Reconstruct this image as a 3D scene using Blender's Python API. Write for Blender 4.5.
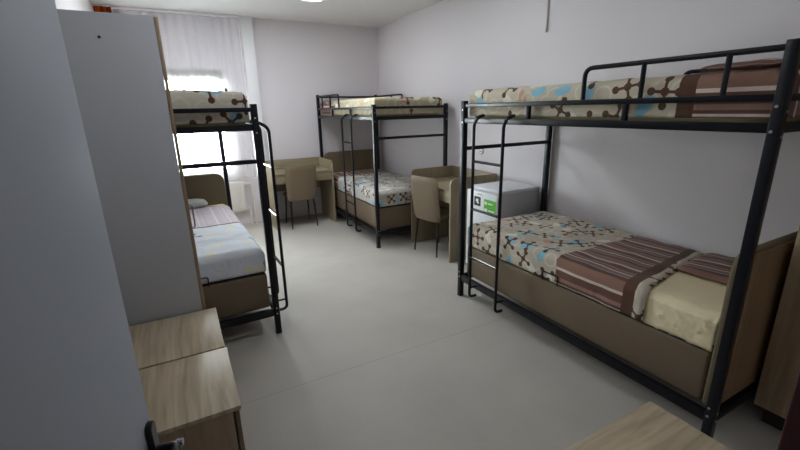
import bpy, bmesh, math, random
from mathutils import Vector, Matrix, noise
random.seed(4)
PI = math.pi
for o in list(bpy.data.objects):
    bpy.data.objects.remove(o)
S = bpy.context.scene
C = S.collection

# ------------------------------------------------------------------ camera, world, exposure
cam_d = bpy.data.cameras.new('camera')
cam_d.sensor_width = 36.0
cam_d.lens = 408.77 * 36 / 800
cam_d.clip_start = 0.02
cam = bpy.data.objects.new('camera', cam_d)
C.objects.link(cam)
cF = Vector((0.45331894, 0.84798029, -0.27464770))
cR = Vector((0.87895923, -0.47646352, -0.02032716))
cU = Vector((0.14809664, 0.23218945, 0.96133004))
m = Matrix((cR, cU, -cF)).transposed().to_4x4()
m.translation = Vector((0, 0, 1.64333))
cam.matrix_world = m
S.camera = cam

WORLD_STRENGTH = 46
LAMP_STRENGTH = 15
S.cycles.diffuse_bounces = 8
S.view_settings.view_transform = 'Standard'
S.view_settings.look = 'None'
S.view_settings.exposure = 0.0
S.view_settings.gamma = 1.0
S.view_settings.use_curve_mapping = False

w = bpy.data.worlds.new('overcast_sky')
S.world = w
w.use_nodes = True
bg = w.node_tree.nodes['Background']
bg.inputs['Color'].default_value = (0.93, 0.97, 1.0, 1)
bg.inputs['Strength'].default_value = WORLD_STRENGTH

pl = bpy.data.lights.new('window_portal', 'AREA')
pl.shape = 'RECTANGLE'
pl.size = 1.2
pl.size_y = 1.45
pl.cycles.is_portal = True
po = bpy.data.objects.new('window_portal', pl)
po.location = (0.145, 6.62, 1.5)
po.rotation_euler = (-PI / 2, 0, 0)
C.objects.link(po)

# ------------------------------------------------------------------ materials
def srgb(r, g, b):
    f = lambda c: (c / 255 / 12.92) if c <= 10 else ((c / 255 + 0.055) / 1.055) ** 2.4
    return (f(r), f(g), f(b), 1)


def new_mat(name):
    mt = bpy.data.materials.new(name)
    mt.use_nodes = True
    nt = mt.node_tree
    return mt, nt, nt.nodes['Principled BSDF']


def plain(name, col, rough=0.6, metal=0.0, var=0.06, scale=6.0, bump=0.0, bscale=60.0, stretch=(1, 1, 1), spec=0.5, sheen=0.0):
    mt, nt, p = new_mat(name)
    N, L = nt.nodes, nt.links
    tc = N.new('ShaderNodeTexCoord')
    mp = N.new('ShaderNodeMapping')
    mp.inputs['Scale'].default_value = stretch
    L.new(tc.outputs['Object'], mp.inputs['Vector'])
    nz = N.new('ShaderNodeTexNoise')
    nz.inputs['Scale'].default_value = scale
    nz.inputs['Detail'].default_value = 4
    L.new(mp.outputs['Vector'], nz.inputs['Vector'])
    mx = N.new('ShaderNodeMix')
    mx.data_type = 'RGBA'
    mx.inputs['A'].default_value = tuple(c * (1 - var) for c in col[:3]) + (1,)
    mx.inputs['B'].default_value = tuple(min(1, c * (1 + var)) for c in col[:3]) + (1,)
    L.new(nz.outputs['Fac'], mx.inputs['Factor'])
    L.new(mx.outputs['Result'], p.inputs['Base Color'])
    p.inputs['Roughness'].default_value = rough
    p.inputs['Metallic'].default_value = metal
    p.inputs['Specular IOR Level'].default_value = spec
    p.inputs['Sheen Weight'].default_value = sheen
    if bump:
        nb = N.new('ShaderNodeTexNoise')
        nb.inputs['Scale'].default_value = bscale
        L.new(mp.outputs['Vector'], nb.inputs['Vector'])
        b = N.new('ShaderNodeBump')
        b.inputs['Strength'].default_value = bump
        b.inputs['Distance'].default_value = 0.01
        L.new(nb.outputs['Fac'], b.inputs['Height'])
        L.new(b.outputs['Normal'], p.inputs['Normal'])
    return mt


def wood(name, c1, c2, axis=1, rough=0.48, fine=26.0):
    mt, nt, p = new_mat(name)
    N, L = nt.nodes, nt.links
    tc = N.new('ShaderNodeTexCoord')
    mp = N.new('ShaderNodeMapping')
    sc = [1.0, 1.0, 1.0]
    sc[axis] = 0.07
    mp.inputs['Scale'].default_value = sc
    L.new(tc.outputs['Object'], mp.inputs['Vector'])
    n1 = N.new('ShaderNodeTexNoise')
    n1.inputs['Scale'].default_value = fine
    n1.inputs['Detail'].default_value = 6
    n1.inputs['Distortion'].default_value = 0.4
    L.new(mp.outputs['Vector'], n1.inputs['Vector'])
    rp = N.new('ShaderNodeValToRGB')
    rp.color_ramp.elements[0].position = 0.33
    rp.color_ramp.elements[0].color = c1
    rp.color_ramp.elements[1].position = 0.68
    rp.color_ramp.elements[1].color = c2
    L.new(n1.outputs['Fac'], rp.inputs['Fac'])
    L.new(rp.outputs['Color'], p.inputs['Base Color'])
    p.inputs['Roughness'].default_value = rough
    return mt


def linen(name, base, s0, s1, borders=(), bw=0.05, scale=4.0, off=(0, 0), mol_t=0.25, cy_t=0.66, pale=False):
    """printed cotton: four-ball molecules, turquoise patches; lengthwise stripes for s0 < v < s1; crosswise dark borders"""
    mt, nt, p = new_mat(name)
    N, L = nt.nodes, nt.links

    def math_(op, a, b=None, c=None):
        n = N.new('ShaderNodeMath')
        n.operation = op
        for i, x in enumerate((a, b, c)):
            if x is None:
                continue
            if isinstance(x, (int, float)):
                n.inputs[i].default_value = x
            else:
                L.new(x, n.inputs[i])
        return n.outputs[0]

    def mix(fac, a, b):
        n = N.new('ShaderNodeMix')
        n.data_type = 'RGBA'
        L.new(fac, n.inputs['Factor'])
        for k, x in (('A', a), ('B', b)):
            if isinstance(x, tuple):
                n.inputs[k].default_value = x
            else:
                L.new(x, n.inputs[k])
        return n.outputs['Result']
    uv = N.new('ShaderNodeUVMap')
    uv.uv_map = 'UVMap'
    mp = N.new('ShaderNodeMapping')
    mp.inputs['Scale'].default_value = (scale, scale, 1)
    mp.inputs['Location'].default_value = (off[0], off[1], 0)
    L.new(uv.outputs['UV'], mp.inputs['Vector'])
    sep = N.new('ShaderNodeSeparateXYZ')
    L.new(uv.outputs['UV'], sep.inputs[0])
    U_, V_ = sep.outputs[0], sep.outputs[1]

    def cells(loc, sc, rnd):
        m2 = N.new('ShaderNodeMapping')
        m2.inputs['Location'].default_value = loc
        m2.inputs['Scale'].default_value = (sc, sc, 1)
        L.new(mp.outputs['Vector'], m2.inputs['Vector'])
        v = N.new('ShaderNodeTexVoronoi')
        v.voronoi_dimensions = '2D'
        v.inputs['Scale'].default_value = 1.0
        v.inputs['Randomness'].default_value = rnd
        L.new(m2.outputs['Vector'], v.inputs['Vector'])
        sub = N.new('ShaderNodeVectorMath')
        sub.operation = 'SUBTRACT'
        L.new(m2.outputs['Vector'], sub.inputs[0])
        L.new(v.outputs['Position'], sub.inputs[1])
        sc_ = N.new('ShaderNodeSeparateColor')
        L.new(v.outputs['Color'], sc_.inputs[0])
        rot = N.new('ShaderNodeVectorRotate')
        rot.rotation_type = 'Z_AXIS'
        L.new(sub.outputs[0], rot.inputs['Vector'])
        L.new(math_('MULTIPLY', sc_.outputs[0], 6.28), rot.inputs['Angle'])
        s2 = N.new('ShaderNodeSeparateXYZ')
        L.new(rot.outputs[0], s2.inputs[0])
        return v, s2.outputs[0], s2.outputs[1], sc_.outputs[1], sc_.outputs[2]

    def length(a, b):
        return math_('SQRT', math_('ADD', math_('MULTIPLY', a, a), math_('MULTIPLY', b, b)))
    # turquoise and white patches
    v2, x2, y2, r2, q2 = cells((3.3, 1.7, 0), 1.15, 0.9)
    blob = math_('LESS_THAN', length(math_('MULTIPLY', x2, 1.0), math_('MULTIPLY', y2, 1.9)), 0.34)
    cy = math_('MULTIPLY', blob, math_('GREATER_THAN', r2, cy_t))
    wh = math_('MULTIPLY', blob, math_('LESS_THAN', r2, 0.34))
    pk = math_('MULTIPLY', blob, math_('LESS_THAN', math_('ABSOLUTE', math_('SUBTRACT', r2, 0.44)), 0.09))
    v3, x3, y3, r3, q3 = cells((0.4, 5.1, 0), 1.4, 0.8)
    ring = math_('LESS_THAN', math_('ABSOLUTE', math_('SUBTRACT', length(x3, y3), 0.33)), 0.045)
    # molecules
    v1, x1, y1, r1, q1 = cells((0, 0, 0), 1.0, 0.75)
    ax, ay = math_('ABSOLUTE', x1), math_('ABSOLUTE', y1)
    e1 = length(math_('SUBTRACT', ax, 0.32), ay)
    e2 = length(ax, math_('SUBTRACT', ay, 0.32))
    ends = math_('LESS_THAN', math_('MINIMUM', e1, e2), 0.095)
    arm1 = math_('MAXIMUM', math_('SUBTRACT', ay, 0.036), math_('SUBTRACT', ax, 0.32))
    arm2 = math_('MAXIMUM', math_('SUBTRACT', ax, 0.036), math_('SUBTRACT', ay, 0.32))
    arms = math_('LESS_THAN', math_('MINIMUM', arm1, arm2), 0.0)
    cen = math_('LESS_THAN', length(ax, ay), 0.10)
    mol = math_('MULTIPLY', math_('MAXIMUM', math_('MAXIMUM', ends, arms), cen), math_('GREATER_THAN', r1, mol_t))
    brown = srgb(94, 66, 52)
    col = mix(wh, base, srgb(226, 222, 206))
    col = mix(math_('MULTIPLY', pk, 0.0 if pale else 1.0), col, srgb(196, 160, 138))
    col = mix(math_('MULTIPLY', ring, 0.3 if pale else 0.55), col, srgb(222, 218, 196))
    col = mix(cy, col, srgb(138, 190, 208))
    col = mix(mol, col, brown)
    # stripes
    f = math_('FRACT', math_('ADD', math_('MULTIPLY', U_, 3.9), 0.3))
    rp = N.new('ShaderNodeValToRGB')
    rp.color_ramp.interpolation = 'CONSTANT'
    stops = [(0.0, srgb(142, 108, 94)), (0.26, srgb(214, 198, 186)), (0.33, srgb(108, 76, 66)), (0.52, srgb(150, 118, 104)),
             (0.62, srgb(100, 72, 64)), (0.68, srgb(206, 192, 180)), (0.73, srgb(134, 100, 88)), (0.86, srgb(152, 168, 174)), (0.885, srgb(98, 72, 64))]
    if pale:  # stripe colours washed out to imitate bright window light
        stops = [(p_, tuple(0.30 * a + 0.70 * b for a, b in zip(c_, srgb(222, 216, 226)))) for p_, c_ in stops]
    el = rp.color_ramp.elements
    el[0].position, el[0].color = stops[0]
    el[1].position, el[1].color = stops[1]
    for pos, cc in stops[2:]:
        e = el.new(pos)
        e.color = cc
    L.new(f, rp.inputs['Fac'])
    ins = math_('MULTIPLY', math_('GREATER_THAN', V_, s0), math_('LESS_THAN', V_, s1))
    col = mix(ins, col, rp.outputs['Color'])
    for bv in borders:
        bm_ = math_('LESS_THAN', math_('ABSOLUTE', math_('SUBTRACT', V_, bv)), bw / 2)
        col = mix(bm_, col, srgb(92, 64, 50))
    L.new(col, p.inputs['Base Color'])
    p.inputs['Roughness'].default_value = 0.85
    p.inputs['Specular IOR Level'].default_value = 0.2
    p.inputs['Sheen Weight'].default_value = 0.1
    nb = N.new('ShaderNodeTexNoise')
    nb.inputs['Scale'].default_value = 9
    nb.inputs['Detail'].default_value = 3
    nb.inputs['Distortion'].default_value = 1.0
    L.new(uv.outputs['UV'], nb.inputs['Vector'])
    b = N.new('ShaderNodeBump')
    b.inputs['Strength'].default_value = 0.35
    b.inputs['Distance'].default_value = 0.02
    L.new(nb.outputs['Fac'], b.inputs['Height'])
    L.new(b.outputs['Normal'], p.inputs['Normal'])
    return mt


M = {}
M['wall'] = plain('lilac_white_paint', srgb(222, 218, 221), 0.8, var=0.015, scale=1.5, bump=0.05, bscale=90)
M['ceiling'] = plain('white_ceiling_paint', srgb(222, 221, 220), 0.85, var=0.015, scale=1.5)
M['white_paint'] = plain('white_gloss_paint', srgb(232, 232, 234), 0.4, var=0.01)
M['metal'] = plain('dark_navy_powder_coat', srgb(17, 19, 26), 0.34, var=0.1, scale=30, spec=0.28)
M['bolt'] = plain('zinc_bolt', srgb(190, 190, 188), 0.3, 0.9, var=0.05)
M['rung_metal'] = plain('worn_dark_rung', srgb(26, 27, 32), 0.16, var=0.1, spec=0.8)
M['fabric'] = plain('taupe_upholstery', srgb(118, 103, 85), 0.8, var=0.05, scale=40, bump=0.1, bscale=220, spec=0.25)
M['leather'] = plain('olive_beige_upholstery', srgb(122, 107, 85), 0.55, var=0.05, scale=18, bump=0.05, bscale=120)
M['head_fabric'] = plain('shade_darkened_headboard_upholstery', srgb(104, 92, 72), 0.75, var=0.05, scale=40, bump=0.1, bscale=220, spec=0.25)  # taupe darkened in colour to imitate weak light on the headboards
M['head_back'] = wood('headboard_backing', srgb(116, 90, 62), srgb(134, 106, 76), 2, 0.7, 12)
M['cream'] = plain('cream_fitted_sheet', srgb(238, 224, 186), 0.85, var=0.03, scale=10, bump=0.5, bscale=7, stretch=(1, 2.2, 0.8), spec=0.2)
M['ticking'] = plain('olive_mattress_ticking', srgb(176, 168, 128), 0.85, var=0.08, scale=30, spec=0.2)
M['chair_leg'] = plain('black_chair_metal', srgb(24, 23, 23), 0.4, var=0.05)
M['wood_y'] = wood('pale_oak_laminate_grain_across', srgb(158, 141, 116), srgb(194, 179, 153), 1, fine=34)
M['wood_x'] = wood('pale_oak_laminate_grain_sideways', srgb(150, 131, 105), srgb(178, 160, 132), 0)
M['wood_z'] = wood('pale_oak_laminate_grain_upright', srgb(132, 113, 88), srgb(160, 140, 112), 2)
M['wood_edge'] = wood('oak_edge_band', srgb(108, 88, 66), srgb(134, 112, 86), 1)
M['desk_x'] = wood('desk_laminate_grain_sideways', srgb(136, 124, 99), srgb(154, 141, 115), 0)
M['desk_y'] = wood('desk_laminate_grain_along', srgb(136, 124, 99), srgb(154, 141, 115), 1)
M['desk_z'] = wood('desk_laminate_grain_upright', srgb(136, 124, 99), srgb(154, 141, 115), 2)
M['grey_lam'] = plain('grey_white_laminate', srgb(176, 178, 181), 0.5, var=0.01, scale=2)
M['dark_gap'] = plain('dark_gap', srgb(40, 33, 27), 0.8, var=0.02)
M['door_paint'] = plain('pale_grey_door_paint', srgb(168, 174, 184), 0.62, var=0.02, scale=1.5)
M['black_plastic'] = plain('black_handle_metal', srgb(26, 25, 27), 0.28, 0.3, var=0.05)
M['chrome'] = plain('polished_chrome', srgb(200, 202, 206), 0.15, 1.0, var=0.01)
M['maroon'] = plain('maroon_frame_paint', srgb(70, 20, 26), 0.45, var=0.05)
M['fridge'] = plain('white_appliance_enamel', srgb(222, 224, 228), 0.3, var=0.01)
M['fridge_side'] = plain('grey_appliance_side', srgb(190, 190, 194), 0.4, var=0.01)
M['green'] = plain('green_label', srgb(88, 176, 52), 0.4, var=0.15, scale=40)
M['label_black'] = plain('black_label', srgb(22, 34, 28), 0.4, var=0.05)
M['label_white'] = plain('white_print', srgb(225, 232, 225), 0.4, var=0.02)
M['radiator'] = plain('radiator_enamel', srgb(226, 224, 220), 0.4, var=0.01)
M['conduit'] = plain('grey_cable_sleeve', srgb(186, 180, 174), 0.6, var=0.05)
M['shutter'] = plain('grey_shutter', srgb(128, 124, 116), 0.6, var=0.05)
M['pillow_blue'] = plain('grey_green_pillowcase', srgb(168, 174, 170), 0.85, var=0.12, scale=14, bump=0.2, bscale=10)

BASE = srgb(200, 190, 168)
M['lin_up_near'] = linen('linen_upper_near', BASE, -9, 0.30, (0.33,), bw=0.075, scale=4.8, off=(0.3, 0.2))
M['lin_low_near'] = linen('linen_lower_near', srgb(194, 185, 168), 0.095, 0.53, (0.085,), bw=0.06, scale=5.6, off=(0.1, 0.6), mol_t=0.12, cy_t=0.7)
M['lin_up_far'] = linen('linen_upper_far', srgb(190, 180, 150), -9, 0.40, (0.42,), bw=0.04, scale=4.4, off=(2.3, 4.2), mol_t=0.62, cy_t=0.8)
M['lin_low_far'] = linen('linen_lower_far', srgb(188, 186, 180), 0.05, 0.45, (), scale=6.0, off=(7.1, 2.2), mol_t=0.2, cy_t=0.7)
M['lin_up_left'] = linen('linen_upper_left', srgb(206, 200, 184), -9, 0.45, (0.46,), bw=0.05, scale=4.6, off=(5.5, 9.6), mol_t=0.3, cy_t=0.75)
M['lin_low_left'] = linen('linen_lower_left_window_glow', srgb(214, 219, 228), 0.04, 0.86, (0.02, 0.86), bw=0.03, scale=4.4, off=(4.1, 7.7), mol_t=0.93, cy_t=0.9, pale=True)  # window glow and bluish skylight painted into base and stripes
M['pillow_stripe'] = linen('striped_pillowcase', BASE, -9, 9, ())
M['pillow_brown'] = linen('brown_edged_pillowcase', BASE, 0.06, 9, (0.02,), bw=0.08)


def floor_mat():
    mt, nt, p = new_mat('grey_beige_vinyl')
    N, L = nt.nodes, nt.links
    tc = N.new('ShaderNodeTexCoord')
    n1 = N.new('ShaderNodeTexNoise')
    n1.inputs['Scale'].default_value = 2.2
    n1.inputs['Detail'].default_value = 8
    L.new(tc.outputs['Object'], n1.inputs['Vector'])
    n2 = N.new('ShaderNodeTexNoise')
    n2.inputs['Scale'].default_value = 70
    n2.inputs['Detail'].default_value = 3
    L.new(tc.outputs['Object'], n2.inputs['Vector'])
    ad = N.new('ShaderNodeMath')
    ad.operation = 'MULTIPLY_ADD'
    ad.inputs[1].default_value = 0.35
    L.new(n2.outputs['Fac'], ad.inputs[0])
    L.new(n1.outputs['Fac'], ad.inputs[2])
    rp = N.new('ShaderNodeValToRGB')
    rp.color_ramp.elements[0].position = 0.4
    rp.color_ramp.elements[0].color = srgb(173, 168, 160)
    rp.color_ramp.elements[1].position = 0.95
    rp.color_ramp.elements[1].color = srgb(187, 182, 174)
    L.new(ad.outputs[0], rp.inputs['Fac'])
    # sheet seams every 2 m across the room
    sp = N.new('ShaderNodeSeparateXYZ')
    L.new(tc.outputs['Object'], sp.inputs[0])
    md = N.new('ShaderNodeMath')
    md.operation = 'PINGPONG'
    md.inputs[1].default_value = 1.0
    sh = N.new('ShaderNodeMath')
    sh.operation = 'ADD'
    sh.inputs[1].default_value = -0.22
    L.new(sp.outputs[1], sh.inputs[0])
    L.new(sh.outputs[0], md.inputs[0])
    lt = N.new('ShaderNodeMath')
    lt.operation = 'LESS_THAN'
    lt.inputs[1].default_value = 0.004
    L.new(md.outputs[0], lt.inputs[0])
    mx = N.new('ShaderNodeMix')
    mx.data_type = 'RGBA'
    L.new(lt.outputs[0], mx.inputs['Factor'])
    L.new(rp.outputs['Color'], mx.inputs['A'])
    mx.inputs['B'].default_value = srgb(166, 161, 152)
    L.new(mx.outputs['Result'], p.inputs['Base Color'])
    p.inputs['Roughness'].default_value = 0.55
    p.inputs['Specular IOR Level'].default_value = 0.25
    return mt


M['floor'] = floor_mat()


def curtain_mat(name, col, tr, trans, stripes=None):
    mt = bpy.data.materials.new(name)
    mt.use_nodes = True
    nt = mt.node_tree
    N, L = nt.nodes, nt.links
    N.remove(N['Principled BSDF'])
    out = N['Material Output']
    d = N.new('ShaderNodeBsdfDiffuse')
    t = N.new('ShaderNodeBsdfTranslucent')
    tp = N.new('ShaderNodeBsdfTransparent')
    wv = N.new('ShaderNodeTexNoise')
    tc = N.new('ShaderNodeTexCoord')
    mp = N.new('ShaderNodeMapping')
    mp.inputs['Scale'].default_value = (1, 1, 0.03)
    L.new(tc.outputs['Object'], mp.inputs['Vector'])
    L.new(mp.outputs['Vector'], wv.inputs['Vector'])
    wv.inputs['Scale'].default_value = 34
    rp = N.new('ShaderNodeValToRGB')
    rp.color_ramp.elements[0].position = 0.4
    rp.color_ramp.elements[1].position = 0.6
    rp.color_ramp.elements[0].color = stripes or col
    rp.color_ramp.elements[1].color = col
    L.new(wv.outputs['Fac'], rp.inputs['Fac'])
    L.new(rp.outputs['Color'], d.inputs['Color'])
    L.new(rp.outputs['Color'], t.inputs['Color'])
    m1 = N.new('ShaderNodeMixShader')
    m1.inputs[0].default_value = trans
    L.new(d.outputs[0], m1.inputs[1])
    L.new(t.outputs[0], m1.inputs[2])
    m2 = N.new('ShaderNodeMixShader')
    m2.inputs[0].default_value = tr
    L.new(m1.outputs[0], m2.inputs[1])
    L.new(tp.outputs[0], m2.inputs[2])
    L.new(m2.outputs[0], out.inputs['Surface'])
    return mt


M['sheer'] = curtain_mat('white_sheer_voile', srgb(250, 252, 254), 0.60, 0.5)
M['orange'] = curtain_mat('orange_drape_cloth', srgb(196, 92, 24), 0.0, 0.3, srgb(112, 44, 16))


def glass_mat():
    mt = bpy.data.materials.new('window_glass')
    mt.use_nodes = True
    nt = mt.node_tree
    N, L = nt.nodes, nt.links
    N.remove(N['Principled BSDF'])
    tp = N.new('ShaderNodeBsdfTransparent')
    tp.inputs['Color'].default_value = (0.95, 0.98, 0.97, 1)
    g = N.new('ShaderNodeBsdfGlossy')
    g.inputs['Roughness'].default_value = 0.02
    fr = N.new('ShaderNodeFresnel')
    fr.inputs['IOR'].default_value = 1.35
    mx = N.new('ShaderNodeMixShader')
    L.new(fr.outputs[0], mx.inputs[0])
    L.new(tp.outputs[0], mx.inputs[1])
    L.new(g.outputs[0], mx.inputs[2])
    L.new(mx.outputs[0], N['Material Output'].inputs['Surface'])
    return mt


M['glass'] = glass_mat()


def emit_mat(name, col, strength):
    mt, nt, p = new_mat(name)
    p.inputs['Base Color'].default_value = (0.9, 0.9, 0.9, 1)
    p.inputs['Emission Color'].default_value = col
    p.inputs['Emission Strength'].default_value = strength
    return mt


M['diffuser'] = emit_mat('lit_lamp_diffuser', (0.90, 0.94, 1.0, 1), LAMP_STRENGTH)

# ------------------------------------------------------------------ mesh helpers
def link_bm(name, bm, mat, parent=None, smooth=True, mats=None):
    me = bpy.data.meshes.new(name)
    bmesh.ops.recalc_face_normals(bm, faces=bm.faces)
    bm.to_mesh(me)
    bm.free()
    me.materials.append(mat)
    for mm in (mats or []):
        me.materials.append(mm)
    if smooth:
        for p in me.polygons:
            p.use_smooth = True
        try:
            me.set_sharp_from_angle(angle=math.radians(32))
        except Exception:
            pass
    o = bpy.data.objects.new(name, me)
    C.objects.link(o)
    if parent:
        o.parent = parent
    return o


def add_box(bm, x0, x1, y0, y1, z0, z1, bev=0.0, seg=2):
    t = bmesh.new()
    bmesh.ops.create_cube(t, size=1.0)
    for v in t.verts:
        v.co = Vector(((x0 + x1) / 2 + v.co.x * (x1 - x0), (y0 + y1) / 2 + v.co.y * (y1 - y0), (z0 + z1) / 2 + v.co.z * (z1 - z0)))
    if bev:
        bmesh.ops.bevel(t, geom=t.edges[:], offset=bev, segments=seg, profile=0.5, affect='EDGES')
    merge(bm, t)


def merge(bm, t):
    me = bpy.data.meshes.new('t')
    t.to_mesh(me)
    t.free()
    bm.from_mesh(me)
    bpy.data.meshes.remove(me)


def boxo(name, mat, parent, x0, x1, y0, y1, z0, z1, bev=0.003, seg=2):
    bm = bmesh.new()
    add_box(bm, x0, x1, y0, y1, z0, z1, bev, seg)
    return link_bm(name, bm, mat, parent)


def add_tube(bm, pts, r, n=10, r1=None, cap=True):
    """round tube along a polyline (parallel transported frame)"""
    pts = [Vector(p) for p in pts]
    rings = []
    up = None
    for i, p in enumerate(pts):
        if i == 0:
            d = (pts[1] - p)
        elif i == len(pts) - 1:
            d = (p - pts[i - 1])
        else:
            d = (pts[i + 1] - p).normalized() + (p - pts[i - 1]).normalized()
        d.normalize()
        if up is None:
            a = Vector((0, 0, 1)) if abs(d.z) < 0.9 else Vector((1, 0, 0))
            up = d.cross(a).normalized()
        up = (up - d * up.dot(d)).normalized()
        b = d.cross(up)
        rr = r if r1 is None else r + (r1 - r) * i / (len(pts) - 1)
        rings.append([bm.verts.new(p + (up * math.cos(2 * PI * k / n) + b * math.sin(2 * PI * k / n)) * rr) for k in range(n)])
    for a, b in zip(rings, rings[1:]):
        for k in range(n):
            bm.faces.new((a[k], a[(k + 1) % n], b[(k + 1) % n], b[k]))
    if cap:
        bm.faces.new(rings[0][::-1])
        bm.faces.new(rings[-1])


def bend(pts, rad, seg=6):
    """round the inner corners of a polyline"""
    pts = [Vector(p) for p in pts]
    out = [pts[0]]
    for a, b, c in zip(pts, pts[1:], pts[2:]):
        u, v = (a - b).normalized(), (c - b).normalized()
        p0, p1 = b + u * rad, b + v * rad
        for k in range(seg + 1):
            t = k / seg
            out.append(p0 * (1 - t) ** 2 + b * 2 * t * (1 - t) + p1 * t * t)
    out.append(pts[-1])
    return out


def tubeo(name, mat, parent, pts, r, n=10, r1=None):
    bm = bmesh.new()
    add_tube(bm, pts, r, n, r1)
    return link_bm(name, bm, mat, parent)


def round_poly(pts, rads, seg=6):
    """closed 2D polygon with per-corner radii"""
    out = []
    n = len(pts)
    for i in range(n):
        a, b, c = Vector(pts[i - 1]), Vector(pts[i]), Vector(pts[(i + 1) % n])
        r = rads[i]
        if r <= 0:
            out.append(b)
            continue
        u, v = (a - b).normalized(), (c - b).normalized()
        p0, p1 = b + u * r, b + v * r
        for k in range(seg + 1):
            t = k / seg
            out.append(p0 * (1 - t) ** 2 + b * 2 * t * (1 - t) + p1 * t * t)
    return out


def prism(bm, poly, plane, lo, hi, bev=0.0, seg=2):
    """extrude a 2D polygon: plane 'xz' runs along y, 'yz' along x, 'xy' along z"""
    t = bmesh.new()
    def co(p, k):
        if plane == 'xz':
            return (p[0], k, p[1])
        if plane == 'yz':
            return (k, p[0], p[1])
        return (p[0], p[1], k)
    A = [t.verts.new(co(p, lo)) for p in poly]
    B = [t.verts.new(co(p, hi)) for p in poly]
    n = len(poly)
    f0, f1 = t.faces.new(A), t.faces.new(B[::-1])
    for i in range(n):
        t.faces.new((A[i], B[i], B[(i + 1) % n], A[(i + 1) % n]))
    bmesh.ops.recalc_face_normals(t, faces=t.faces)
    if bev:
        ed = list(f0.edges) + list(f1.edges)
        bmesh.ops.bevel(t, geom=ed, offset=bev, segments=seg, profile=0.5, affect='EDGES')
    merge(bm, t)


def thing(name, label, cat, loc=(0, 0, 0), rz=0.0, group=None):
    o = bpy.data.objects.new(name, None)
    C.objects.link(o)
    o.empty_display_size = 0.1
    o.location = loc
    o.rotation_euler = (0, 0, rz)
    return tag(o, label, cat, group)


def tag(o, label, cat, group=None):
    o['label'] = label
    o['category'] = cat
    if group:
        o['group'] = group
    return o


def struct(o):
    o['kind'] = 'structure'
    return o


# ------------------------------------------------------------------ room shell
XL, XR, YB, HC = -0.62, 3.09, 6.40, 2.88
YF = 0.04       # inner face of the wall with the doorway
WX0, WX1, WZ0, WZ1 = -0.42, 0.71, 0.80, 2.20
struct(boxo('floor', M['floor'], None, -2.2, XR + 0.2, -1.7, YB + 0.2, -0.12, 0.0, 0))
struct(boxo('ceiling', M['ceiling'], None, -2.2, XR + 0.2, -1.7, YB + 0.2, HC, HC + 0.12, 0))
struct(boxo('wall_left', M['wall'], None, XL - 0.15, XL, YF, YB, 0, HC, 0))
struct(boxo('wall_right', M['wall'], None, XR, XR + 0.15, -1.7, YB + 0.2, 0, HC, 0))
bm = bmesh.new()
add_box(bm, XL - 0.15, WX0, YB, YB + 0.2, 0, HC)
add_box(bm, WX1, XR, YB, YB + 0.2, 0, HC)
add_box(bm, WX0, WX1, YB, YB + 0.2, 0, WZ0)
add_box(bm, WX0, WX1, YB, YB + 0.2, WZ1, HC)
struct(link_bm('wall_back', bm, M['wall'], None, False))
bm = bmesh.new()
add_box(bm, XL - 0.15, -0.365, YF - 0.15, YF, 0, HC)
add_box(bm, 0.625, XR, YF - 0.15, YF, 0, HC)
add_box(bm, -0.365, 0.625, YF - 0.15, YF, 2.1, HC)
struct(link_bm('wall_front', bm, M['wall'], None, False))
bm = bmesh.new()
add_box(bm, -2.2, XR, -1.7, -1.55, 0, HC)
add_box(bm, -2.2, -2.05, -1.55, YF - 0.15, 0, HC)
add_box(bm, -2.05, XL - 0.15, YF - 0.15, YF, 0, HC)
struct(link_bm('wall_hallway', bm, M['wall'], None, False))
# projecting pilaster right of the curtain
struct(boxo('trim_1', M['white_paint'], None, 1.01, 1.165, YB - 0.06, YB, 0, HC, 0.002))
# window
wf = bmesh.new()
fw = 0.055
for a in ((WX0, WX0 + fw, WZ0, WZ1), (WX1 - fw, WX1, WZ0, WZ1), (WX0 + fw, WX1 - fw, WZ0, WZ0 + fw), (WX0 + fw, WX1 - fw, WZ1 - fw, WZ1),
          (0.19, 0.235, WZ0 + fw, WZ1 - fw)):
    add_box(wf, a[0], a[1], YB + 0.08, YB + 0.14, a[2], a[3], 0.004)
win = struct(link_bm('window_1', wf, M['white_paint']))
boxo('window_pane', M['glass'], win, WX0 + fw, WX1 - fw, YB + 0.105, YB + 0.111, WZ0 + fw, WZ1 - fw, 0)
boxo('window_sill', M['white_paint'], win, WX0 - 0.04, WX1 + 0.04, YB - 0.008, YB + 0.1, WZ0 - 0.03, WZ0, 0.004)
sb = bmesh.new()
for k in range(3):
    add_box(sb, WX0, WX1, YB + 0.01, YB + 0.03, 2.055 + k * 0.05, 2.104 + k * 0.05, 0.006)
boxo_sh = link_bm('roller_shutter', sb, M['shutter'], win)
# doorway: maroon jambs, open door leaf
bm = bmesh.new()
add_box(bm, 0.585, 0.625, YF - 0.17, YF + 0.10, 0, 2.1, 0.004)
add_box(bm, -0.365, -0.325, YF - 0.17, YF + 0.02, 0, 2.1, 0.004)
add_box(bm, -0.325, 0.585, YF - 0.17, YF + 0.02, 2.055, 2.1, 0.004)
struct(link_bm('trim_2', bm, M['maroon']))
DA = math.atan2(-0.127 + 0.275, 0.847 - 0.0)          # leaf swings to this angle from +Y
dl = 0.86
bm = bmesh.new()
add_box(bm, -0.04, 0.0, 0.0, dl, 0.01, 2.04, 0.002)
door = struct(link_bm('door_1', bm, M['door_paint']))
door.location = (-0.275, 0.0, 0)
door.rotation_euler = (0, 0, -DA)
hp = bmesh.new()
prism(hp, round_poly([(dl - 0.044, 0.84), (dl - 0.014, 0.84), (dl - 0.014, 1.065), (dl - 0.044, 1.065)], [0.0145] * 4), 'yz', 0.0, 0.012, 0.002, 1)
hd = link_bm('door_handle', hp, M['black_plastic'], door)
lv = bmesh.new()
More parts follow.
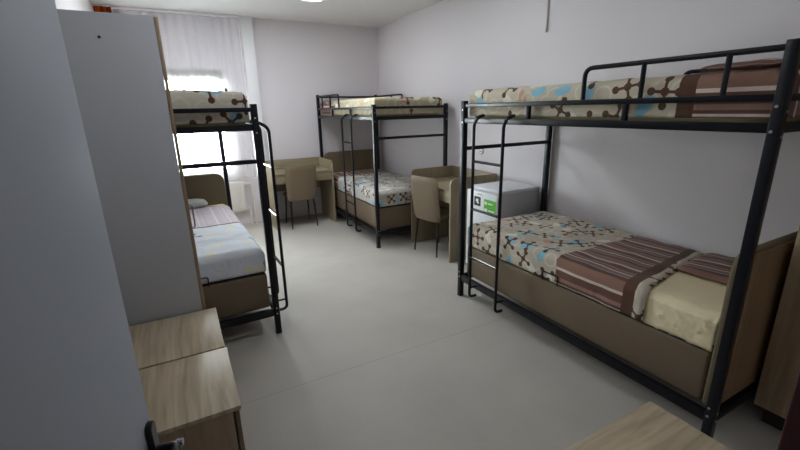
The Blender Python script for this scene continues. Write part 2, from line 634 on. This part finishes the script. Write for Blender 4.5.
add_tube(lv, bend([(0.01, dl - 0.031, 1.0), (0.046, dl - 0.031, 1.0), (0.046, dl - 0.15, 0.997)], 0.014), 0.0105, 12)
link_bm('lever', lv, M['black_plastic'], hd)
lv = bmesh.new()
add_tube(lv, [(0.044, dl - 0.024, 1.0), (0.056, dl - 0.024, 1.0)], 0.008, 12)
link_bm('lever_cap', lv, M['chrome'], hd)
# hinges not seen; the strike side only

# ------------------------------------------------------------------ bunk bed frames
HW, HL = 0.487, 1.0        # post centres
PS = 0.021


def bunk(label, loc, rz, s, lad, loff=0.085):
    """local frame: +y is the head end, ladder on side s (x sign) at lad = (y0, y1)"""
    t = thing('bunk_bed', label, 'bunk bed', loc, rz, 'black metal bunk beds')
    mt = M['metal']
    for sx in (-1, 1):
        for sy in (-1, 1):
            h = 1.86 if sy > 0 else 1.69
            bm = bmesh.new()
            x, y = sx * HW, sy * HL
            add_box(bm, x - PS, x + PS, y - PS, y + PS, 0.012, h, 0.004)
            p = link_bm('post', bm, mt, t)
            boxo('post_foot', M['dark_gap'], p, x - PS - 0.001, x + PS + 0.001, y - PS - 0.001, y + PS + 0.001, 0, 0.014, 0.003)
            # bolts on the outer faces
            for z in (0.19, 0.235, 1.525, 1.62):
                tubeo('bolt', M['bolt'], p, [(x + sx * PS, y - sy * 0.006, z), (x + sx * (PS + 0.004), y - sy * 0.006, z)], 0.006, 8)
                tubeo('bolt', M['bolt'], p, [(x, y + sy * PS, z - 0.02), (x, y + sy * (PS + 0.004), z - 0.02)], 0.006, 8)
    yi = HL - PS + 0.001
    for sx in (-1, 1):
        x = sx * HW
        boxo('side_rail', mt, t, x - 0.0125, x + 0.0125, -yi, yi, 1.64, 1.668, 0.004)
        boxo('bunk_rail', mt, t, x - 0.015, x + 0.015, -yi, yi, 1.518, 1.558, 0.004)
        boxo('lower_rail', mt, t, x - 0.015, x + 0.015, -yi, yi, 0.15, 0.205, 0.004)
        for yy in (-0.31, 0.365):
            boxo('rail_upright', mt, t, x - 0.0125, x + 0.0125, yy - 0.014, yy + 0.014, 1.556, 1.642, 0.003)
        g = bmesh.new()
        add_tube(g, bend([(x, 0.10, 1.655), (x, 0.10, 1.835), (x, HL - 0.01, 1.835)], 0.05), 0.0125, 12)
        go = link_bm('guard_rail', g, mt, t)
        for yy in (0.435, 0.795):
            tubeo('guard_upright', mt, go, [(x, yy, 1.655), (x, yy, 1.832)], 0.0115, 10)
    xi = HW - PS + 0.001
    for sy in (-1, 1):
        y = sy * HL
        for nm, z0, z1, d in (('end_rail', 1.64, 1.668, 0.0125), ('bunk_end_rail', 1.518, 1.558, 0.015), ('end_crossbar', 1.30, 1.33, 0.0125), ('lower_end_rail', 0.15, 0.205, 0.015)):
            if sy > 0 and nm == 'end_crossbar':
                continue
            boxo(nm, mt, t, -xi, xi, y - d, y + d, z0, z1, 0.004)
        if sy > 0:
            boxo('head_guard_rail', mt, t, -xi, xi, y - 0.0125, y + 0.0125, 1.815, 1.842, 0.004)
    boxo('bed_board', M['wood_edge'], t, -HW + 0.016, HW - 0.016, -HL + 0.03, HL - 0.03, 1.525, 1.54, 0.002)
    # ladder: two bent tubes hooked on the bunk rail, four rungs
    lx = s * (HW + loff)
    la = bpy.data.objects.new('ladder', None)
    C.objects.link(la)
    la.parent = t
    for yy in lad:
        tubeo('ladder_rail', mt, la, bend([(s * (HW - 0.005), yy, 1.578), (s * (HW + 0.03), yy, 1.578), (lx, yy, 1.53), (lx, yy, 0.10), (s * (HW + 0.016), yy, 0.10), ], 0.04), 0.012, 10)
        tubeo('ladder_stay', mt, la, [(lx, yy, 0.182), (s * (HW + 0.012), yy, 0.182)], 0.008, 8)
    for z in (0.46, 0.865, 1.24):
        tubeo('rung', M['rung_metal'], la, [(lx, lad[0], z), (lx, lad[1], z)], 0.0105, 10)
    return t


B1 = ((-0.023, 3.918), 0.023)
B2 = ((2.490, 5.316), 0.0)
B3 = ((2.561, 1.743), PI)
bunk('black metal bunk bed on the left, beyond the tall grey wardrobe, under the curtained window', (*B1[0], 0), B1[1], 1, (-0.83, -0.53), 0.12)
bunk('black metal bunk bed in the far right corner between the two desks', (*B2[0], 0), B2[1], -1, (-0.51, -0.20))
bunk('large black metal bunk bed in the right foreground, beside the small white fridge', (*B3[0], 0), B3[1], 1, (-0.765, -0.445))

# ------------------------------------------------------------------ bedding helpers
def place(o, B, z=0.0):
    o.location = (B[0][0], B[0][1], z)
    o.rotation_euler = (0, 0, B[1])
    return o


def storage_base(label, B, bracket_side):
    t = thing('storage_divan', label, 'divan', (*B[0], 0), B[1], 'upholstered storage divans')
    bm = bmesh.new()
    add_box(bm, -0.455, 0.455, -0.965, 0.935, 0.206, 0.48, 0.02, 4)
    link_bm('base_box', bm, M['fabric'], t)
    bm = bmesh.new()
    prism(bm, round_poly([(-0.46, 0.206), (0.46, 0.206), (0.46, 1.0), (-0.46, 1.0)], [0.01, 0.01, 0.11, 0.11]), 'xz', 0.937, 0.990, 0.016, 3)
    hb = link_bm('headboard', bm, M['head_fabric'], t)
    bm = bmesh.new()
    prism(bm, round_poly([(-0.45, 0.215), (0.45, 0.215), (0.45, 0.99), (-0.45, 0.99)], [0.01, 0.01, 0.10, 0.10]), 'xz', 0.987, 0.996, 0.002, 1)
    link_bm('headboard_back', bm, M['head_back'], hb)
    s = bracket_side
    # thin seam strip under the mattress and wire mattress stops
    boxo('seam', M['dark_gap'], t, -0.448, 0.448, -0.958, 0.93, 0.478, 0.486, 0.002)
    tubeo('mattress_stop', M['metal'], t, bend([(s * 0.458, 0.02, 0.475), (s * 0.462, 0.02, 0.545), (s * 0.462, -0.11, 0.545), (s * 0.458, -0.11, 0.475)], 0.012, 4), 0.004, 8)
    tubeo('mattress_stop', M['metal'], t, bend([(0.06, -0.968, 0.475), (0.06, -0.972, 0.545), (-0.08, -0.972, 0.545), (-0.08, -0.968, 0.475)], 0.012, 4), 0.004, 8)
    return t


def mattress(label, B, z0, z1, hw, y0, y1, mat, cat='mattress', name='mattress', grp=None, r=0.045):
    bm = bmesh.new()
    t = bmesh.new()
    bmesh.ops.create_cube(t, size=1.0)
    for v in t.verts:
        v.co = Vector((v.co.x * 2 * hw, (y0 + y1) / 2 + v.co.y * (y1 - y0), v.co.z * (z1 - z0) + (z1 - z0) / 2))
    bmesh.ops.bevel(t, geom=t.edges[:], offset=r, segments=4, profile=0.5, affect='EDGES')
    merge(bm, t)
    bmesh.ops.subdivide_edges(bm, edges=[e for e in bm.edges if e.calc_length() > 0.3], cuts=24, use_grid_fill=True)
    for v in bm.verts:
        q = v.co
        k = noise.noise(Vector((q.x * 4 + q.y * 9, q.y * 7 - q.x * 3, q.z * 9 + q.y * 5)))
        k2 = noise.noise(Vector((q.x * 9, q.y * 14 + q.z * 16, 4.0)))
        d = (abs(k) - 0.2) * 0.008 + k2 * 0.003
        if abs(q.x) > hw - 0.02:
            q.x += math.copysign(d, q.x)
        elif q.z > (z1 - z0) * 0.6:
            q.z += d
    o = link_bm(name, bm, mat)
    tag(o, label, cat, grp)
    return place(o, B, z0)


def duvet(name, label, cat, B, z0, hw, yh, yf, top, drop, drop_foot, drop_head=0.0, mat=None, r=0.05, amp=0.006, grp=None, skew=0.0, puff=0.0, seed=0.0, side=None):
    """cloth shell over a mattress: head edge at yh, foot edge at yf (< yh); drops down the sides and the foot"""
    sa = amp if side is None else side

    def edge_path(d):
        # (outward, down) samples from the start of the rounding to the hem
        out = []
        n = 6
        for k in range(n + 1):
            a = k / n * PI / 2
            out.append((-r + r * math.sin(a), r - r * math.cos(a), r * a))
        if d > r:
            for k in range(1, 9):
                out.append((0.0, r + (d - r) * k / 8, r * PI / 2 + (d - r) * k / 8))
        return out
    ep = edge_path(drop)
    us = [(-(hw + o), dn, -(hw - r) - al) for o, dn, al in ep[::-1]]
    nmid = 16
    for k in range(1, nmid):
        x = -(hw - r) + 2 * (hw - r) * k / nmid
        us.append((x, 0.0, x))
    us += [((hw + o), dn, (hw - r) + al) for o, dn, al in ep]
    vs = []
    L_ = yh - yf
    if drop_head > 0:
        eh = edge_path(drop_head)
        vs += [(yh + o, dn, -(r) - al + r) for o, dn, al in eh[::-1]]
        ys = yh - r
    else:
        ys = yh
    ye = yf + r if drop_foot > 0 else yf
    nm = 44
    for k in range(0 if drop_head <= 0 else 1, nm + (1 if drop_foot <= 0 else 0)):
        y = ys + (ye - ys) * k / nm
        vs.append((y, 0.0, yh - y))
    if drop_foot > 0:
        ef = edge_path(drop_foot)
        vs += [(yf - o, dn, L_ - r + al) for o, dn, al in ef]
    bm = bmesh.new()
    uvl = bm.loops.layers.uv.new('UVMap')
    grid = []
    for (y, dy, v) in vs:
        row = []
        for (x, dx, u) in us:
            d = max(dx, dy)
            sk = skew * (x / hw) if drop_head <= 0 else 0.0
            kk = max(0.0, 1 - (yh - y) / 0.5)
            P = Vector((x, y + sk * kk, top - d))
            n1 = noise.noise(Vector((P.x * 5 + seed, P.y * 5, P.z * 5)))
            n2 = noise.noise(Vector((P.x * 11, P.y * 11 + seed, P.z * 4 + 3)))
            if dx >= dy and dx > r * 0.6:
                P.x += math.copysign(abs(n1) * (sa if side is None or P.y > 0.6 else amp) * 1.2 + (n2 + 0.3) * amp * 0.6, x)
                if side:
                    rg = 1 - abs(noise.noise(Vector((P.y * 13 + P.z * 17, P.z * 3 - P.y * 2, seed))))
                    P.x += math.copysign(side * 0.8 * rg ** 6 * min(1.0, max(0.0, (P.y - 0.58) / 0.1)), x)
            elif dy > r * 0.6:
                P.y += math.copysign(abs(n1) * amp * 1.2, -1 if y < (yh + yf) / 2 else 1)
            else:
                P.z += n1 * amp + n2 * amp * 0.6 + puff * (1 - (x / hw) ** 2)
            row.append((bm.verts.new(P), (u, v)))
        grid.append(row)
    for a, b in zip(grid, grid[1:]):
        for k in range(len(us) - 1):
            q = (a[k], a[k + 1], b[k + 1], b[k])
            f = bm.faces.new([p[0] for p in q])
            for lp, p in zip(f.loops, q):
                lp[uvl].uv = p[1]
    bmesh.ops.remove_doubles(bm, verts=bm.verts, dist=1e-5)
    o = link_bm(name, bm, mat)
    sm = o.modifiers.new('thickness', 'SOLIDIFY')
    sm.thickness = 0.007
    sm.offset = -1
    tag(o, label, cat, grp)
    return place(o, B, z0)


def pillow(label, B, cx, cy, z, sx, sy, th, mat, rz=0.0, tilt=0.0, grp=None, name='pillow'):
    bm = bmesh.new()
    uvl = bm.loops.layers.uv.new('UVMap')
    n = 18
    g = {}
    for side in (1, -1):
        for i in range(n + 1):
            for j in range(n + 1):
                a, b = -1 + 2 * i / n, -1 + 2 * j / n
                if side < 0 and (i in (0, n) or j in (0, n)):
                    g[(side, i, j)] = g[(1, i, j)]
                    continue
                hgt = th / 2 * ((1 - abs(a) ** 2.6) * (1 - abs(b) ** 2.6)) ** 0.42
                pin = 1 - 0.05 * (a * a * b * b) - 0.03 * (1 - abs(a)) * abs(b) ** 4
                wr = 0.006 * noise.noise(Vector((a * 3 + cx, b * 3 + cy, side)))
                g[(side, i, j)] = bm.verts.new((a * sx / 2 * pin, b * sy / 2 * pin, th / 2 + side * hgt * (1 if side > 0 else 0.85) + wr))
    for side in (1, -1):
        for i in range(n):
            for j in range(n):
                ks = [(i, j), (i + 1, j), (i + 1, j + 1), (i, j + 1)]
                f = bm.faces.new([g[(side,) + k] for k in ks])
                for lp, k in zip(f.loops, ks):
                    lp[uvl].uv = ((k[0] / n) * sx, (k[1] / n) * sy)
    o = link_bm(name, bm, mat)
    tag(o, label, 'pillow', grp)
    c, s = math.cos(B[1]), math.sin(B[1])
    o.location = (B[0][0] + c * cx - s * cy, B[0][1] + s * cx + c * cy, z)
    o.rotation_euler = (tilt, 0, B[1] + rz)
    return o


# --- lower berths
storage_base('taupe upholstered bed base with headboard in the left bunk, beyond the wardrobe', B1, 1)
storage_base('taupe upholstered bed base with headboard in the far corner bunk', B2, -1)
storage_base('long taupe upholstered bed base in the right foreground bunk', B3, 1)
MB = (0.486, 0.675)
mattress('cream-sheeted mattress on the lower berth of the left bunk', B1, 0.486, 0.668, 0.44, -0.94, 0.93, M['cream'])
mattress('mattress on the lower berth of the far corner bunk', B2, 0.486, 0.668, 0.44, -0.94, 0.93, M['cream'])
mattress('cream mattress on the lower berth of the right foreground bunk', B3, 0.486, 0.668, 0.44, -0.94, 0.93, M['cream'])
duvet('duvet', 'pale printed duvet with painted-in window glow and dark border line on the lower berth of the left bunk', 'duvet', B1, 0, 0.452, 0.78, -0.955, 0.683, 0.17, 0.185, 0, M['lin_low_left'], seed=2.0, amp=0.009)
duvet('duvet', 'printed duvet on the lower berth of the far corner bunk', 'duvet', B2, 0, 0.452, 0.86, -0.955, 0.683, 0.185, 0.185, 0, M['lin_low_far'], seed=7.0, amp=0.009)
duvet('fitted_sheet', 'wrinkled cream fitted sheet at the head of the right foreground lower berth', 'sheet', B3, 0, 0.444, 0.934, 0.44, 0.674, 0.186, 0, 0, M['cream'], seed=9.0, amp=0.004, side=0.016)
duvet('duvet', 'brown-striped duvet with molecule print on the lower berth of the right foreground bunk', 'duvet', B3, 0, 0.452, 0.525, -0.955, 0.683, 0.19, 0.185, 0, M['lin_low_near'], seed=4.0, amp=0.011, skew=0.075)
pillow('brown-striped flat pillow beside the headboard on the lower berth of the right foreground bunk', B3, -0.19, 0.695, 0.664, 0.48, 0.42, 0.055, M['pillow_stripe'], rz=0.1)
pillow('small grey-green pillow against the headboard on the lower berth of the left bunk', B1, 0.06, 0.83, 0.664, 0.38, 0.24, 0.10, M['pillow_blue'])
# --- upper berths
mattress('mattress with olive edge on the upper berth of the left bunk', B1, 1.541, 1.75, 0.445, -0.955, 0.955, M['ticking'])
mattress('mattress with olive edge on the upper berth of the far corner bunk', B2, 1.541, 1.75, 0.445, -0.955, 0.955, M['ticking'])
mattress('mattress with olive edge on the upper berth of the right foreground bunk', B3, 1.541, 1.75, 0.445, -0.955, 0.955, M['ticking'])
duvet('bed_cover', 'molecule-printed cover wrapped over the upper mattress of the left bunk', 'bed cover', B1, 0, 0.456, 0.966, -0.966, 1.768, 0.195, 0.195, 0.195, M['lin_up_left'], seed=12.0, puff=0.012)
duvet('bed_cover', 'beige printed cover wrapped over the upper mattress of the far corner bunk', 'bed cover', B2, 0, 0.456, 0.966, -0.966, 1.768, 0.195, 0.195, 0.195, M['lin_up_far'], seed=17.0)
duvet('bed_cover', 'molecule-printed cover with brown stripes over the upper mattress of the right foreground bunk', 'bed cover', B3, 0, 0.456, 0.966, -0.966, 1.768, 0.195, 0.195, 0.195, M['lin_up_near'], seed=14.0, amp=0.007)
pillow('brown striped pillow on the upper berth of the right foreground bunk', B3, -0.1, 0.70, 1.768, 0.58, 0.40, 0.065, M['pillow_brown'])

# ------------------------------------------------------------------ desks and chairs
def desk(label, loc, rz, W=0.86, D=0.62):
    """local: front edge faces -y at y = 0, back at y = D, centred on x"""
    t = thing('study_desk', label, 'desk', loc, rz, 'pale wood study desks')
    h = W / 2
    for s in (-1, 1):
        bm = bmesh.new()
        prism(bm, round_poly([(0.0, 0.0), (D, 0.0), (D, 0.93), (0.0, 0.93)], [0, 0, 0.004, 0.07]), 'yz', s * h - 0.011, s * h + 0.011, 0.002, 1)
        link_bm('side_panel', bm, M['desk_z'], t)
    i = h - 0.0115
    boxo('desk_top', M['desk_x'], t, -i, i, 0.012, D - 0.02, 0.775, 0.797, 0.002)
    boxo('back_panel', M['desk_x'], t, -i, i, D - 0.02, D, 0.45, 0.93, 0.002)
    boxo('drawer', M['desk_x'], t, -i + 0.004, i - 0.004, 0.02, 0.04, 0.655, 0.77, 0.002)
    bm = bmesh.new()
    add_box(bm, -i + 0.02, i - 0.02, 0.04, 0.45, 0.66, 0.672)
    add_box(bm, -i + 0.02, -i + 0.032, 0.04, 0.45, 0.672, 0.765)
    add_box(bm, i - 0.032, i - 0.02, 0.04, 0.45, 0.672, 0.765)
    link_bm('drawer_box', bm, M['desk_x'], t)
    return t


desk('pale wood study desk against the far wall between the left bunk and the corner bunk', (1.535, 5.735, 0), 0)
desk('pale wood study desk against the right wall beside the small white fridge', (2.45, 3.865, 0), -PI / 2, 0.82, 0.62)


def chair(label, loc, rz):
    """local: backrest at y = 0, seat towards +y"""
    t = thing('desk_chair', label, 'chair', loc, rz, 'upholstered desk chairs')
    bm = bmesh.new()
    prism(bm, round_poly([(-0.2, 0.0), (0.2, 0.0), (0.19, 0.40), (-0.19, 0.40)], [0.03, 0.03, 0.05, 0.05]), 'xy', 0.425, 0.48, 0.016, 3)
    link_bm('seat', bm, M['leather'], t)
    # backrest: rounded panel, curved sideways and leaning back
    bm = bmesh.new()
    n, mm = 12, 14
    fr, bk = [], []
    for j in range(mm + 1):
        v = j / mm
        z = 0.405 + v * 0.505
        hw_ = 0.213 + 0.006 * v
        if v > 0.86:
            k = (v - 0.86) / 0.14
            hw_ -= 0.04 * (1 - math.sqrt(max(0, 1 - k * k)))
        if v < 0.1:
            k = (0.1 - v) / 0.1
            hw_ -= 0.02 * k * k
        yl = -0.042 * v ** 1.3 + 0.025 * (1 - v) ** 4
        th = 0.028 * (1 - 0.4 * v)
        rf, rb = [], []
        for i in range(n + 1):
            a = -1 + 2 * i / n
            e = 1 - abs(a) ** 8 * 0.8
            cz = 1 - (1 if v > 0.97 else 0) * 0.6
            yc = 0.018 * (a * a)
            rf.append(bm.verts.new((a * hw_, yl + yc + th * e * cz, z)))
            rb.append(bm.verts.new((a * hw_, yl + yc - th * e * cz, z)))
        fr.append(rf)
        bk.append(rb)
    for j in range(mm):
        for i in range(n):
            bm.faces.new((fr[j][i], fr[j][i + 1], fr[j + 1][i + 1], fr[j + 1][i]))
            bm.faces.new((bk[j][i + 1], bk[j][i], bk[j + 1][i], bk[j + 1][i + 1]))
        for i in (0, n):
            bm.faces.new((fr[j][i], fr[j + 1][i], bk[j + 1][i], bk[j][i]))
    for j in (0, mm):
        for i in range(n):
            bm.faces.new((fr[j][i], bk[j][i], bk[j][i + 1], fr[j][i + 1]))
    link_bm('backrest', bm, M['leather'], t)
    bm = bmesh.new()
    for a in ((-0.17, 0.17, 0.03, 0.05), (-0.17, 0.17, 0.34, 0.36)):
        add_box(bm, a[0], a[1], a[2], a[3], 0.412, 0.43, 0.002)
    for x in (-0.17, 0.15):
        add_box(bm, x, x + 0.02, 0.05, 0.34, 0.412, 0.43, 0.002)
    link_bm('seat_frame', bm, M['chair_leg'], t)
    for sx in (-1, 1):
        tubeo('leg', M['chair_leg'], t, [(sx * 0.165, 0.04, 0.42), (sx * 0.185, 0.0, 0.0)], 0.015, 10, 0.009)
        tubeo('leg', M['chair_leg'], t, [(sx * 0.16, 0.345, 0.42), (sx * 0.18, 0.40, 0.0)], 0.015, 10, 0.009)
    return t


chair('beige upholstered chair tucked under the desk at the far wall', (1.485, 5.70, 0), 0)
chair('beige upholstered chair tucked under the desk beside the fridge', (2.385, 3.845, 0), -PI / 2 + 0.2)

# ------------------------------------------------------------------ wardrobes and nightstands
t = thing('wardrobe', 'tall grey-sided wardrobe standing on the left between door and left bunk', 'wardrobe', (0, 0, 0))
bm = bmesh.new()
add_box(bm, -0.60, -0.005, 2.55, 2.568, 0.0, 2.11, 0.0015)
add_box(bm, -0.60, -0.005, 2.842, 2.86, 0.0, 2.11, 0.0015)
add_box(bm, -0.60, -0.005, 2.568, 2.842, 2.092, 2.11, 0.0015)
add_box(bm, -0.60, -0.005, 2.568, 2.842, 0.05, 0.068, 0.0015)
add_box(bm, -0.60, -0.594, 2.568, 2.842, 0.068, 2.092)
link_bm('carcass', bm, M['grey_lam'], t)
boxo('edge_band', M['wood_z'], t, -0.005, -0.0035, 2.5505, 2.567, 0.0, 2.11, 0)
d = boxo('door', M['wood_z'], t, -0.003, 0.015, 2.553, 2.857, 0.06, 2.107, 0.002)
tubeo('handle', M['chrome'], d, bend([(0.014, 2.59, 1.0), (0.03, 2.59, 1.0), (0.03, 2.59, 1.13), (0.014, 2.59, 1.13)], 0.008, 4), 0.004, 8)
bm = bmesh.new()
add_tube(bm, [(-0.245, 2.5515, 2.0), (-0.245, 2.548, 2.0)], 0.007, 10)
link_bm('screw', bm, M['dark_gap'], t)

t = thing('wardrobe', 'oak wardrobe at the right edge behind the foreground bunk headboard', 'wardrobe', (0, 0, 0))
boxo('carcass', M['wood_z'], t, 2.47, 3.07, 0.07, 0.715, 0.12, 2.10, 0.002)
boxo('plinth', M['dark_gap'], t, 2.53, 3.06, 0.09, 0.69, 0.0, 0.12, 0.001)
boxo('door', M['wood_z'], t, 2.451, 2.468, 0.075, 0.392, 0.125, 2.095, 0.002)
d = boxo('door', M['wood_z'], t, 2.451, 2.468, 0.396, 0.714, 0.125, 2.095, 0.002)


def nightstand(label, loc, rz, D=0.46, W=0.488, mat='wood_y', H=0.5):
    """local: front faces +x, front edge of the top at x = 0; width along y"""
    t = thing('nightstand', label, 'nightstand', loc, rz, 'low pale oak nightstands')
    h = W / 2
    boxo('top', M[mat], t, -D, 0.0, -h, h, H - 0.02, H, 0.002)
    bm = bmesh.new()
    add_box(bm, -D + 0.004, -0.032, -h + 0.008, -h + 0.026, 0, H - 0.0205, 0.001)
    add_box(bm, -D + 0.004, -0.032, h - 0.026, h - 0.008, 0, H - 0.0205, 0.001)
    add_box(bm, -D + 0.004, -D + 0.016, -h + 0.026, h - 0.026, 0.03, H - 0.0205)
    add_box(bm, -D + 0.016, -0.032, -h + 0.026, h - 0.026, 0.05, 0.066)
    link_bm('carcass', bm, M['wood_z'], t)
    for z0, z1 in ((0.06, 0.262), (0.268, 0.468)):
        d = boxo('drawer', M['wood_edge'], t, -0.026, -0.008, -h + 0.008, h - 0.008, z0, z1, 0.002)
    return t


nightstand('pale oak nightstand pushed against the grey side of the left wardrobe', (0.068, 2.287, 0), 0)
nightstand('pale oak nightstand in the left foreground beside the open door', (0.076, 1.786, 0), 0)
nightstand('pale oak nightstand top at the bottom edge of the photo beside the foreground bunk', (1.27, 0.745, 0), PI / 2, 0.5, 0.488, 'wood_y')

# ------------------------------------------------------------------ mini fridge
FX, FY0, FY1, FH = 2.50, 2.79, 3.235, 0.89
t = thing('mini_fridge', 'small white fridge with green and black stickers behind the foreground bunk', 'fridge', (0, 0, 0))
boxo('body', M['fridge_side'], t, FX + 0.05, 3.03, FY0, FY1, 0.02, FH - 0.03, 0.006, 3)
boxo('top', M['fridge'], t, FX + 0.045, 3.035, FY0 - 0.003, FY1 + 0.003, FH - 0.03, FH, 0.008, 3)
boxo('door', M['fridge'], t, FX, FX + 0.046, FY0 - 0.002, FY1 + 0.002, 0.06, FH - 0.034, 0.012, 3)
for x in (FX + 0.08, 2.99):
    for y in (FY0 + 0.04, FY1 - 0.04):
        bm = bmesh.new()
        add_tube(bm, [(x, y, 0), (x, y, 0.022)], 0.018, 12)
        link_bm('foot', bm, M['dark_gap'], t)
bl = boxo('energy_sticker', M['label_black'], t, FX - 0.0012, FX + 0.001, 3.02, 3.115, 0.715, 0.805, 0)
bm = bmesh.new()
prism(bm, [(3.095, 0.765), (3.075, 0.79), (3.045, 0.775), (3.06, 0.762), (3.04, 0.745), (3.06, 0.735)], 'yz', FX - 0.002, FX - 0.001)
link_bm('print_mark', bm, M['label_white'], bl)
gl = boxo('offer_sticker', M['green'], t, FX - 0.0012, FX + 0.001, 2.80, 2.97, 0.655, 0.80, 0)
bm = bmesh.new()
for y0, y1, z0, z1 in ((2.93, 2.96, 0.75, 0.775), (2.85, 2.915, 0.756, 0.768), (2.82, 2.90, 0.69, 0.702), (2.92, 2.96, 0.67, 0.71)):
    add_box(bm, FX - 0.002, FX - 0.001, y0, y1, z0, z1)
link_bm('print_mark', bm, M['label_white'], gl)
boxo('badge', M['conduit'], t, FX - 0.0015, FX + 0.001, 3.0, 3.07, 0.826, 0.84, 0)

# ------------------------------------------------------------------ curtains, track, radiator
def curtain(name, label, x0, x1, y, z0, z1, mat, folds, amp, seed):
    bm = bmesh.new()
    n = int(folds * 10)
    rows = 14
    g = []
    for j in range(rows + 1):
        v = j / rows
        z = z1 + (z0 - z1) * v
        row = []
        for i in range(n + 1):
            u = i / n
            ph = u * folds * 2 * PI + 1.3 * noise.noise(Vector((u * 6, seed, v * 0.8)))
            a = amp * (0.55 + 0.45 * v) * (0.7 + 0.5 * noise.noise(Vector((u * 9 + seed, v, 3))))
            x = x0 + (x1 - x0) * u + 0.010 * noise.noise(Vector((u * 7, v * 2, seed)))
            row.append(bm.verts.new((x, y + math.sin(ph) * a, z + (0.012 * math.sin(u * 9) if j == rows else 0))))
        g.append(row)
    for a, b in zip(g, g[1:]):
        for i in range(n):
            bm.faces.new((a[i], a[i + 1], b[i + 1], b[i]))
    o = link_bm(name, bm, mat)
    return tag(o, label, 'curtain')


curtain('sheer_curtain', 'white sheer curtain hanging from the ceiling track over the window', -0.42, 0.985, 6.345, 0.70, 2.85, M['sheer'], 13, 0.018, 1.0)
curtain('orange_drape', 'orange patterned drape hanging above the wardrobe in the left corner', -0.60, -0.43, 6.25, 0.3, 2.85, M['orange'], 4, 0.022, 5.0)
bm = bmesh.new()
add_box(bm, XL + 0.01, 1.0, 6.31, 6.38, 2.852, 2.879, 0.004)
tag(link_bm('curtain_track', bm, M['white_paint']), 'white curtain track fixed to the ceiling above the sheer curtain', 'curtain track')

t = thing('radiator', 'white panel radiator under the window with pipes to the floor', 'radiator', (0, 0, 0))
bm = bmesh.new()
add_box(bm, -0.28, 0.80, 6.315, 6.375, 0.22, 0.66, 0.01, 3)
link_bm('panel', bm, M['radiator'], t)
bm = bmesh.new()
for k in range(26):
    x = -0.26 + k * 0.0405
    add_box(bm, x, x + 0.02, 6.309, 6.318, 0.25, 0.63, 0.004, 1)
link_bm('fin', bm, M['radiator'], t)
for x in (0.855, 0.915):
    tubeo('pipe', M['radiator'], t, bend([(x, 6.345, 0.0), (x, 6.345, 0.26 if x < 0.9 else 0.62), (0.79, 6.345, 0.26 if x < 0.9 else 0.62)], 0.02, 4), 0.013, 10)
bm = bmesh.new()
add_tube(bm, [(0.80, 6.345, 0.62), (0.845, 6.345, 0.62)], 0.022, 12)
link_bm('valve', bm, M['radiator'], t)

# ------------------------------------------------------------------ ceiling lamp, conduit, socket
def ceiling_lamp(label, loc, hx, hy):
    t = thing('ceiling_lamp', label, 'ceiling lamp', loc)
    bm = bmesh.new()
    for a in ((-hx, hx, -hy, -hy + 0.02), (-hx, hx, hy - 0.02, hy), (-hx, -hx + 0.02, -hy + 0.02, hy - 0.02), (hx - 0.02, hx, -hy + 0.02, hy - 0.02)):
        add_box(bm, a[0], a[1], a[2], a[3], -0.05, -0.001, 0.002)
    add_box(bm, -hx + 0.02, hx - 0.02, -hy + 0.02, hy - 0.02, -0.012, -0.001)
    link_bm('housing', bm, M['white_paint'], t, True)
    boxo('diffuser', M['diffuser'], t, -hx + 0.021, hx - 0.021, -hy + 0.021, hy - 0.021, -0.048, -0.04, 0)


ceiling_lamp('wide flat ceiling lamp at the top edge of the photo', (1.10, 4.70, 2.88), 0.6, 0.3)
ceiling_lamp('added unseen narrow ceiling lamp brightening the near half of the room', (0.75, 1.95, 2.88), 0.6, 0.1)  # added lamp out of view, lifts the dark foreground

bm = bmesh.new()
add_tube(bm, [(3.082, 2.895, 2.28), (3.082, 2.895, 2.88)], 0.007, 8)
add_tube(bm, [(3.079, 2.895, 2.275), (3.079, 2.895, 2.305)], 0.010, 8)
tag(link_bm('cable_conduit', bm, M['conduit']), 'short grey cable hanging down the right wall from the ceiling', 'cable')

t = thing('wall_socket', 'round white socket on the right wall above the fridge', 'socket', (XR, 3.745, 1.15))
bm = bmesh.new()
add_tube(bm, [(0, 0, 0), (-0.012, 0, 0)], 0.04, 20, 0.036)
link_bm('cover', bm, M['conduit'], t)
bm = bmesh.new()
add_tube(bm, [(-0.0121, 0, 0), (-0.0135, 0, 0)], 0.027, 16)
link_bm('recess', bm, M['white_paint'], t)
bm = bmesh.new()
add_tube(bm, [(-0.0136, -0.009, -0.004), (-0.0142, -0.009, -0.004)], 0.006, 10)
link_bm('pin_hole', bm, M['dark_gap'], t)
bm = bmesh.new()
add_tube(bm, [(-0.0136, 0.009, -0.004), (-0.0142, 0.009, -0.004)], 0.006, 10)
link_bm('pin_hole', bm, M['dark_gap'], t)
